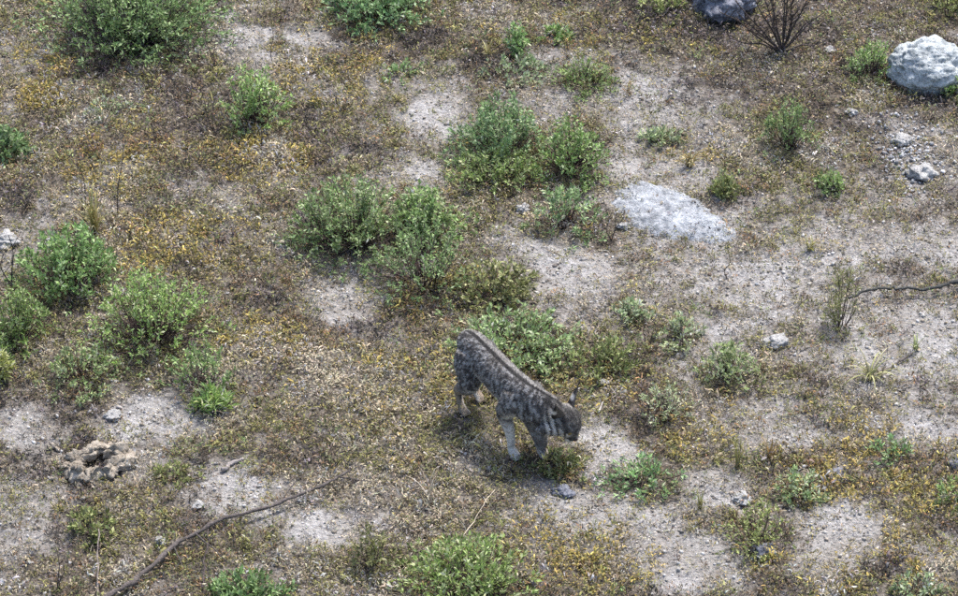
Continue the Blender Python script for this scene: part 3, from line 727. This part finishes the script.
def stalk(px, py, tops, label, col=(.075, .055, .05), twigs=4, r=.0035, name="bare_stalk", cat="stalk"):
    """upright dead stems: tops are offsets in picture pixels above the root"""
    b = P(px, py); e = empty(name, b)
    for (dx, dy) in tops:
        h = dy / PPM / .81; top = np.array([dx / PPM, rng.normal(0, .04), h])
        s = spline([np.array([rng.normal(0, .006), rng.normal(0, .006), -.005]), top * .35 + rng.normal(0, .012, 3), top * .7 + rng.normal(0, .012, 3), top], 12)
        v, f = tube(s, np.linspace(r, r * .4, 12), 5); bb = Buf(); bb.add(v, f, np.array(col) * rng.lognormal(0, .2))
        for k in range(twigs):
            i = rng.integers(4, 11); th = rng.uniform(0, 2 * pi); L = h * rng.uniform(.12, .3)
            q = s[i] + np.linspace(0, 1, 4)[:, None] * np.array([cos(th) * .6, sin(th) * .6, .75]) * L
            v, f = tube(q, [r * .5, r * .4, r * .3, r * .15], 3); bb.add(v, f, np.array(col) * rng.lognormal(0, .2))
        bb.build("stem", M_BARK, e)
    return tag(e, label, cat, "bare dead stalks")

stalk(118, 215, [(10, 80)], "tall dark leaning stalk above the wide shrub at left", twigs=5)
stalk(84, 222, [(-3, 62), (3, 48)], "dark upright stalk beside the yellow tuft at left", twigs=3)
stalk(14, 298, [(1, 66), (-8, 40)], "dark bare stalk at the left edge", (.05, .04, .045), 5, .0045)
stalk(729, 278, [(-3, 32)], "short dark stalk standing at the end of the flat rock", twigs=1)
stalk(680, 346, [(-1, 26), (4, 16)], "dark dead stalk inside the pale weed right of centre", twigs=2)
stalk(652, 345, [(1, 28), (-2, 20)], "thin grey stalk left of the dark dead one right of centre", (.14, .11, .1), 2, .0025)
stalk(59, 590, [(1, 40), (6, 26)], "thin dark stalk at the bottom left corner", twigs=3)
stalk(878, 392, [(5, 48)], "thin grey stalk right of the splayed yellow tuft", (.16, .14, .13), 1, .002)
stalk(215, 68, [(-8, 40), (6, 30)], "dark twiggy stalk right of the largest shrub", (.07, .05, .06), 4, .003)
stalk(272, 60, [(1, 46)], "thin brown stalk on the white soil at the top", (.12, .09, .08), 2, .0025)
stalk(782, 52, [(3, 74), (-4, 70), (-34, 52), (-48, 40), (12, 66), (-18, 60), (26, 50), (34, 34), (-60, 22), (-10, 40), (-70, 36), (-26, 70), (18, 40), (44, 46), (-40, 30), (52, 20), (-54, 56), (8, 30)], "dead leafless shrub of reddish brown stems cut by the top edge",
      (.065, .050, .045), 9, .0065, "dead_shrub", "dead shrub")
stalk(215, 135, [(-14, 48), (4, 40), (16, 30)], "purple brown bare twigs left of the upright bright shrub", (.085, .06, .065), 6, .0025)
stalk(150, 88, [(-30, 34), (-12, 40), (10, 36), (28, 30), (44, 26), (-50, 24)], "purple twiggy undergrowth in front of the largest shrub", (.095, .065, .08), 7, .0028)
stalk(612, 240, [(-8, 30), (4, 34), (12, 22)], "dark twigs at the left end of the flat rock", (.06, .05, .05), 6, .0025)
stalk(118, 452, [(6, 20)], "tiny dark twig behind the crusty hollow lump", twigs=2, r=.002)

# ------------------------------------------------------------------ crusty lump with a dark hollow
def lump():
    b = P(98, 468); e = empty("crusty_lump", b)
    nu, nv = 120, 48; u = np.arange(nu) / nu * 2 * pi; w = np.arange(nv) / nv * 2 * pi
    U, Wv = np.meshgrid(u, w, indexing='ij')
    RR = .098 + .022 * np.sin(2 * U + .6) + .012 * np.sin(5 * U); rr = .056 + .012 * np.sin(3 * U + 1.2) + .009 * np.sin(7 * U + 2)
    x = (RR + rr * np.cos(Wv)) * np.cos(U) * 1.08; y = (RR + rr * np.cos(Wv)) * np.sin(U) * .92; z = rr * np.sin(Wv) * .70 + .026 + .022 * np.sin(U)
    p = np.stack([x, y, z], -1).reshape(-1, 3)
    d = .034 * fbm3(p, 24, 4, 3) - .060 * np.abs(fbm3(p, 19, 14, 2)) + .018 * fbm3(p, 60, 7, 2)
    c = np.stack([RR * np.cos(U) * 1.08, RR * np.sin(U) * .92, .052 + 0 * U], -1).reshape(-1, 3)
    p = p + norm(p - c) * d[:, None]
    i, j = np.meshgrid(np.arange(nu), np.arange(nv), indexing='ij'); i1 = (i + 1) % nu; j1 = (j + 1) % nv
    f = np.stack([i * nv + j, i1 * nv + j, i1 * nv + j1, i * nv + j1], -1).reshape(-1, 4)
    mesh_obj("rim", p, f, M_CRUST, e, None, True)
    for k in range(34):                                           # loose plates of crust round and on the rim
        a = rng.uniform(0, 2 * pi) if k < 16 else rng.uniform(2.4, 4.6); q = rng.uniform(.13, .20) if k < 16 else rng.uniform(.2, .34)
        v, t = ico(2); s = rng.uniform(.010, .026)
        v = v * (1 + .6 * fbm3(v + k, 2.2, k, 2))[:, None] * np.array([s, s * .65, s * .36])
        o = mesh_obj("crust_piece", v, t, M_CRUST, e, None, False)
        xx, yy = q * cos(a), q * sin(a) * .85
        zz = (float(height(b[0] + xx, b[1] + yy)) - b[2]) + (.008 if q > .19 else rng.uniform(.0, .05))
        o.location = (xx, yy, zz); o.rotation_euler = (rng.normal(0, .5), rng.normal(0, .5), rng.uniform(0, 6))
    tag(e, "crusty pale tan lump with a dark hollow, at lower left", "lump")
lump()

# ------------------------------------------------------------------ bobcat (x forward, y to its left, z up)
def bobcat():
    base = P(*CATPX); yaw = math.atan2(-.82, .57)
    e = empty("bobcat", base, yaw); e.scale = (.97, .97, .97)
    V, F = [], []; n0 = 0
    def put(v, f):
        nonlocal n0
        V.append(v); F.append(f + n0); n0 += len(v)
    def limb(pts, rad, n=22, rad2=None, sides=14, up=(0, 1, 0)):
        q = spline(np.column_stack([pts, rad, rad if rad2 is None else rad2]), n)
        put(*tube(q[:, :3], np.maximum(q[:, 3], .006), sides, np.maximum(q[:, 4], .006), up))
    # trunk and neck: centre, half width, half height
    tr = np.array([(-.318, 0, .372, .030, .045), (-.285, 0, .385, .062, .080), (-.22, 0, .392, .078, .092), (-.12, 0, .380, .080, .096), (0, 0, .362, .084, .102),
                   (.10, 0, .350, .082, .108), (.18, .004, .340, .084, .116), (.25, .014, .335, .080, .112), (.30, .040, .324, .074, .100), (.345, .076, .304, .067, .088), (.385, .106, .282, .058, .070)])
    q = spline(tr, 60); put(*tube(q[:, :3], q[:, 3], 20, q[:, 4], (0, 0, 1)))
    # forelegs
    for sx, sy, dx in ((.19, -1, 0.0), (.205, 1, .075)):
        limb([(sx - .01, sy * .045, .39), (sx, sy * .058, .33), (sx - .045 + dx * .5, sy * .066, .235), (sx - .01 + dx * .8, sy * .064, .16), (sx + .005 + dx, sy * .062, .095), (sx + .008 + dx, sy * .062, .045), (sx + .03 + dx, sy * .062, .024), (sx + .062 + dx, sy * .062, .018)],
             [.048, .062, .044, .029, .022, .020, .027, .018] if sy < 0 else [.052, .074, .068, .054, .038, .026, .028, .018], 28)
        for t in (-1, 0, 1): limb([(sx + .03 + dx, sy * .062 + t * .012, .018), (sx + .055 + dx, sy * .062 + t * .016, .017), (sx + .076 + dx, sy * .062 + t * .017, .012)], [.013, .013, .008], 8, None, 8)
    # hind legs: knee high and forward, hock back
    for sy, dx in ((-1, 0.0), (1, -.05)):
        limb([(-.215, sy * .040, .400), (-.205, sy * .050, .345), (-.175 + dx * .4, sy * .060, .275), (-.170 + dx * .7, sy * .066, .225), (-.215 + dx, sy * .066, .178), (-.268 + dx, sy * .066, .135), (-.272 + dx, sy * .066, .095), (-.252 + dx, sy * .066, .045), (-.235 + dx, sy * .066, .024), (-.20 + dx, sy * .066, .018)],
             [.062, .074, .066, .053, .042, .029, .020, .018, .024, .018], 36)
        for t in (-1, 0, 1): limb([(-.235 + dx, sy * .066 + t * .011, .018), (-.205 + dx, sy * .066 + t * .015, .016), (-.187 + dx, sy * .066 + t * .016, .012)], [.012, .012, .008], 8, None, 8)
    # short bobbed tail
    limb([(-.30, 0, .405), (-.335, .004, .375), (-.352, .012, .325), (-.362, .018, .275), (-.366, .02, .255)], [.022, .019, .016, .014, .010], 14)
    # head
    Hc = np.array([.418, .122, .268]); hy, hp = R_(20), R_(48)
    fx = np.array([cos(hy) * cos(hp), sin(hy) * cos(hp), -sin(hp)]); fy = np.array([-sin(hy), cos(hy), 0]); fz = np.cross(fx, fy)
    HM = np.stack([fx, fy, fz], 1); HS = 1.27
    def hd(a): return np.asarray(a, float) @ HM.T * HS + Hc
    hs = spline(np.array([(-.066, 0, .004, .030, .030), (-.048, 0, .008, .052, .048), (-.015, 0, .008, .066, .058), (.016, 0, .004, .061, .052), (.034, 0, -.004, .049, .042), (.050, 0, -.013, .039, .032), (.066, 0, -.018, .033, .028), (.078, 0, -.019, .022, .019)]), 26)
    put(*tube(hd(hs[:, :3]), hs[:, 3] * HS, 16, hs[:, 4] * HS, tuple(fz)))
    for s in (-1, 1):                                                # cheek ruffs
        q = spline(np.array([(.012, s * .040, -.012, .024, .024), (-.012, s * .060, -.026, .026, .024), (-.030, s * .078, -.050, .022, .018), (-.044, s * .088, -.074, .006, .006)]), 12)
        put(*tube(hd(q[:, :3]), q[:, 3] * HS, 10, q[:, 4] * HS, tuple(fy)))
    bm = mesh_obj("tmp", np.concatenate(V), np.concatenate(F), M_SKIN)
    md = bm.modifiers.new("r", 'REMESH'); md.mode = 'VOXEL'; md.voxel_size = .0055
    sm = bm.modifiers.new("s", 'SMOOTH'); sm.iterations = 5; sm.factor = .5
    dg = bpy.context.evaluated_depsgraph_get(); me = bpy.data.meshes.new_from_object(bm.evaluated_get(dg))
    bpy.data.objects.remove(bm)
    nv = len(me.vertices); co = np.zeros(nv * 3, np.float32); me.vertices.foreach_get("co", co); co = co.reshape(-1, 3).astype(float)
    no = np.zeros(nv * 3, np.float32); me.vertex_normals.foreach_get("vector", no); no = no.reshape(-1, 3).astype(float)
    me.calc_loop_triangles(); tri = np.zeros(len(me.loop_triangles) * 3, np.int32); me.loop_triangles.foreach_get("vertices", tri); tri = tri.reshape(-1, 3)

    def coat(p, n):
        """the animal's own markings"""
        N = len(p); x, y, z = p.T; h = (p - Hc) @ HM / HS
        head = np.clip((.095 - np.linalg.norm(h * np.array([.8, .9, 1]), axis=1)) / .02, 0, 1) * (x > .33)
        grey = np.array([.108, .098, .092]); warm = np.array([.155, .13, .105]); black = np.array([.022, .020, .020]); white = np.array([.62, .57, .51]); buff = np.array([.27, .21, .155])
        c = np.repeat(grey[None], N, 0)
        k = np.clip(.5 + 1.4 * fbm3(p, 9, 3, 2), 0, 1)[:, None]; c = c * (1 - .45 * k) + warm * .45 * k
        k = np.clip(fbm3(p, 55, 17, 2) * 1.3, 0, .6)[:, None]; c = c * (1 - k) + np.array([.34, .32, .30]) * k       # frosted hair tips
        wp = p + .010 * np.stack([fbm3(p, 18, 41 + i, 2) for i in range(3)], 1); side = np.clip((z - .17) / .06, 0, 1)
        ft = np.clip((x + .08) / .14, 0, 1)
        st = fbm3(wp * np.array([1, .35, .30]) + .3 * wp[:, [2]] * np.array([1, 0, 0]), 150, 51, 2) * ft + fbm3(wp * np.array([1, .8, .6]), 120, 61, 2) * (1 - ft)
        k = (np.clip((-st - .08) * 5, 0, 1) * .64 * side)[:, None]; c = c * (1 - k) + np.array([.45, .44, .43]) * k
        k = (np.clip((st - .02) * 5, 0, 1) * .82 * side)[:, None]; c = c * (1 - k) + np.array([.032, .030, .030]) * k
        cx = np.interp(x, tr[:, 0], tr[:, 1]); top = np.interp(x, tr[:, 0], tr[:, 2] + tr[:, 4])
        near = np.clip((z - top + .05) / .02, 0, 1) * (1 - head) * (x > -.3) * (x < .36)
        k = (np.clip((.024 - np.abs(y - cx - .028)) / .010, 0, 1) * near * .4)[:, None]; c = c * (1 - k) + np.array([.30, .285, .27]) * k  # rim light painted into the coat, a pale band left of the spine
        k = (np.clip((.015 - np.abs(y - cx)) / .007, 0, 1) * near)[:, None]; c = c * (1 - k) + black * k             # dark line along the spine
        low = np.clip((np.where((y > 0) & (x > .1), .07, np.where(x < 0, .19, .23)) - z) / .05, 0, 1)[:, None] * (np.abs(y - .0) < .2)[:, None] * (1 - head)[:, None]; c = c * (1 - low * .85) + buff * low * .85
        fl = low[:, 0] * (x > .05); k = (fl * .9)[:, None]; c = c * (1 - k) + white * k
        bar = np.clip((fbm3(p * np.array([.7, .7, 1.3]), 45, 71, 2) - .10) * 5, 0, 1) * low[:, 0] * np.clip((z - .05) / .03, 0, 1)
        k = (bar * np.where(x > .05, .5, .85))[:, None]; c = c * (1 - k) + black * 1.6 * k
        bel = (np.clip((-n[:, 2] - .25) / .35, 0, 1) * (z > .2) * (x < .24) * (1 - head))[:, None]; c = c * (1 - bel) + white * bel
        inn = (np.clip((-n[:, 1] * np.sign(y) - .2) / .4, 0, 1) * (z < .30) * (np.abs(y) > .02) * (1 - head) * ((y < 0) | (x < .1)))[:, None]; c = c * (1 - .7 * inn) + white * .7 * inn
        tail = ((x < -.325) & (z < .39)); c[tail] = np.where((z < .295)[tail][:, None], black, buff * .75)
        # head
        hc = np.repeat(np.array([[.095, .088, .082]]), N, 0); hx, hyy, hz = h.T; ay = np.abs(hyy)
        def over(k, col):
            nonlocal hc
            k = np.clip(k, 0, 1)[:, None]; hc = hc * (1 - k) + np.asarray(col) * k
        mt = fbm3(h * np.array([.6, 1, 1]), 60, 81, 2)
        over((mt - .05) * 5 * .8, black * 1.5); over((-mt - .12) * 4 * .7, (.30, .28, .26))
        ck = np.clip((ay - .036) / .012, 0, 1) * (hz < .022) * (hx < .05); over(ck, white * 1.15)
        over(np.clip((np.sin((ay * 1.1 - hz * .8 - hx * .5) * 2 * pi / .034 + 2.2) - .1) * 2.5, 0, 1) * ck * .95, black)
        over(np.clip((hx - .046) / .010, 0, 1) * (hz < -.008) * .95, white * 1.1)                                   # pale muzzle
        over(np.clip(1.3 - np.sqrt((hx - .038) ** 2 + (ay - .033) ** 2 + (hz - .014) ** 2) / .016, 0, 1) * .8, white * .7)   # light eye rims
        thr = np.clip((-n @ fz - .4) / .3, 0, 1) * (hx < .05); hc = hc * (1 - .8 * thr[:, None]) + white * .8 * thr[:, None]
        c = c * np.where(z > .2, .80, .92)[:, None]
        return c * (1 - head[:, None]) + hc * .85 * head[:, None]

    f = tri; o = mesh_obj("body", co, f, M_SKIN, e, np.clip(coat(co, no), .01, .7), True)
    # fur strands lying back along the body
    a, b, c_ = co[tri[:, 0]], co[tri[:, 1]], co[tri[:, 2]]
    ar = np.linalg.norm(np.cross(b - a, c_ - a), axis=1); N = 60000
    ti = rng.choice(len(tri), N, p=ar / ar.sum()); r1, r2 = rng.random(N), rng.random(N); fl = r1 + r2 > 1; r1[fl], r2[fl] = 1 - r1[fl], 1 - r2[fl]
    p = a[ti] + r1[:, None] * (b - a)[ti] + r2[:, None] * (c_ - a)[ti]; nn = norm(np.cross(b - a, c_ - a)[ti])
    if (nn * no[tri[ti, 0]]).sum() < 0: nn = -nn
    h = (p - Hc) @ HM / HS; ishead = (np.linalg.norm(h, axis=1) < .1) & (p[:, 0] > .34); leg = (p[:, 2] < .24) & ~ishead
    flow = np.where(ishead[:, None], (-fx)[None] - .25 * fz, np.where(leg[:, None], np.array([[-.15, 0, -1.0]]), np.array([[-1.0, 0, -.55]])))
    flow = flow - (flow * nn).sum(1, keepdims=True) * nn
    D = norm(norm(flow) + nn * .50 + rng.normal(0, .28, (N, 3)))
    L = np.where(leg, .006, .0105) * rng.uniform(.6, 1.3, N); L[p[:, 2] < .04] = .004; L[ishead] = .010 * rng.uniform(.6, 1.3, ishead.sum()); L[ishead & (h[:, 0] > .03)] = .004
    L[(np.abs(h[:, 1]) > .05) & ishead] *= 1.9
    C = coat(p, nn) * rng.lognormal(.03, .22, N)[:, None]
    tv = np.array([[0, .5, 0], [0, -.5, 0], [.55, .38, .06], [.55, -.38, .06], [1, 0, 0]]); tf = np.array([[0, 1, 3], [0, 3, 2], [2, 3, 4]])
    fb = Buf(); M = frames(D); s_ = norm(np.cross(nn, D)); M = np.stack([D, s_, np.cross(D, s_)], -1)
    scatter(fb, tv, tf, p - nn * .001, M, np.stack([L, np.full(N, .0026), L * .3], 1), np.clip(C, .01, .7))
    tag(fb.build("fur", M_FUR, e), kind="stuff")
    # ears: cupped, black behind with a pale spot, tufted tip
    for s in (-1, 1):
        d = norm(np.array([-.60, s * .40, .70])); lat = norm(np.cross(d, np.array([1.0, 0, 0])))
        t = np.linspace(0, 1, 9); q = np.array([-.046, s * .042, .030]) + d * (t[:, None] * .090)
        w = .034 * (1 - t ** 1.6) + .002; th = .011 * (1 - t) + .003
        v, f = tube(hd(q), w, 12, th, tuple(norm(HM @ np.array([1.0, s * .9, .2]))))
        hv = (v - Hc) @ HM / HS; back = (hv - q[0]) @ norm(np.cross(lat, d)); tt = (hv - q[0]) @ d / .090
        col = np.where((np.abs(tt - .40) < .11)[:, None], np.array([.50, .47, .43]), np.array([.020, .018, .018]))
        ccup = back * np.sign(norm(np.cross(lat, d))[0]) > .002
        col = np.where(ccup[:, None], np.array([.09, .075, .065]), col)
        eb = Buf(); eb.add(v, f, col); ear = eb.build("ear", M_SKIN, e, True)
        tb = Buf()
        for k in range(9):
            dd = norm(d + rng.normal(0, .12, 3)); v, f = tube(hd(q[-1] + dd * np.linspace(-.006, .022, 3)[:, None]), [.0014, .001, .0003], 3); tb.add(v, f, (.02, .018, .018))
        tb.build("ear_tuft", M_FUR, ear)
        v, f = ico(2); eb = Buf(); eb.add(hd(v * np.array([.008, .010, .010]) + np.array([.036, s * .037, .024])), f, (.16, .11, .03)); eb.build("eye", M_SKIN, e, True)
    v, f = ico(2); eb = Buf(); eb.add(hd(v * np.array([.008, .011, .008]) + np.array([.079, 0, -.008])), f, (.07, .035, .035)); eb.build("nose", M_SKIN, e, True)
    tag(e, "grey striped bobcat walking with its head lowered to the ground", "bobcat")
bobcat()
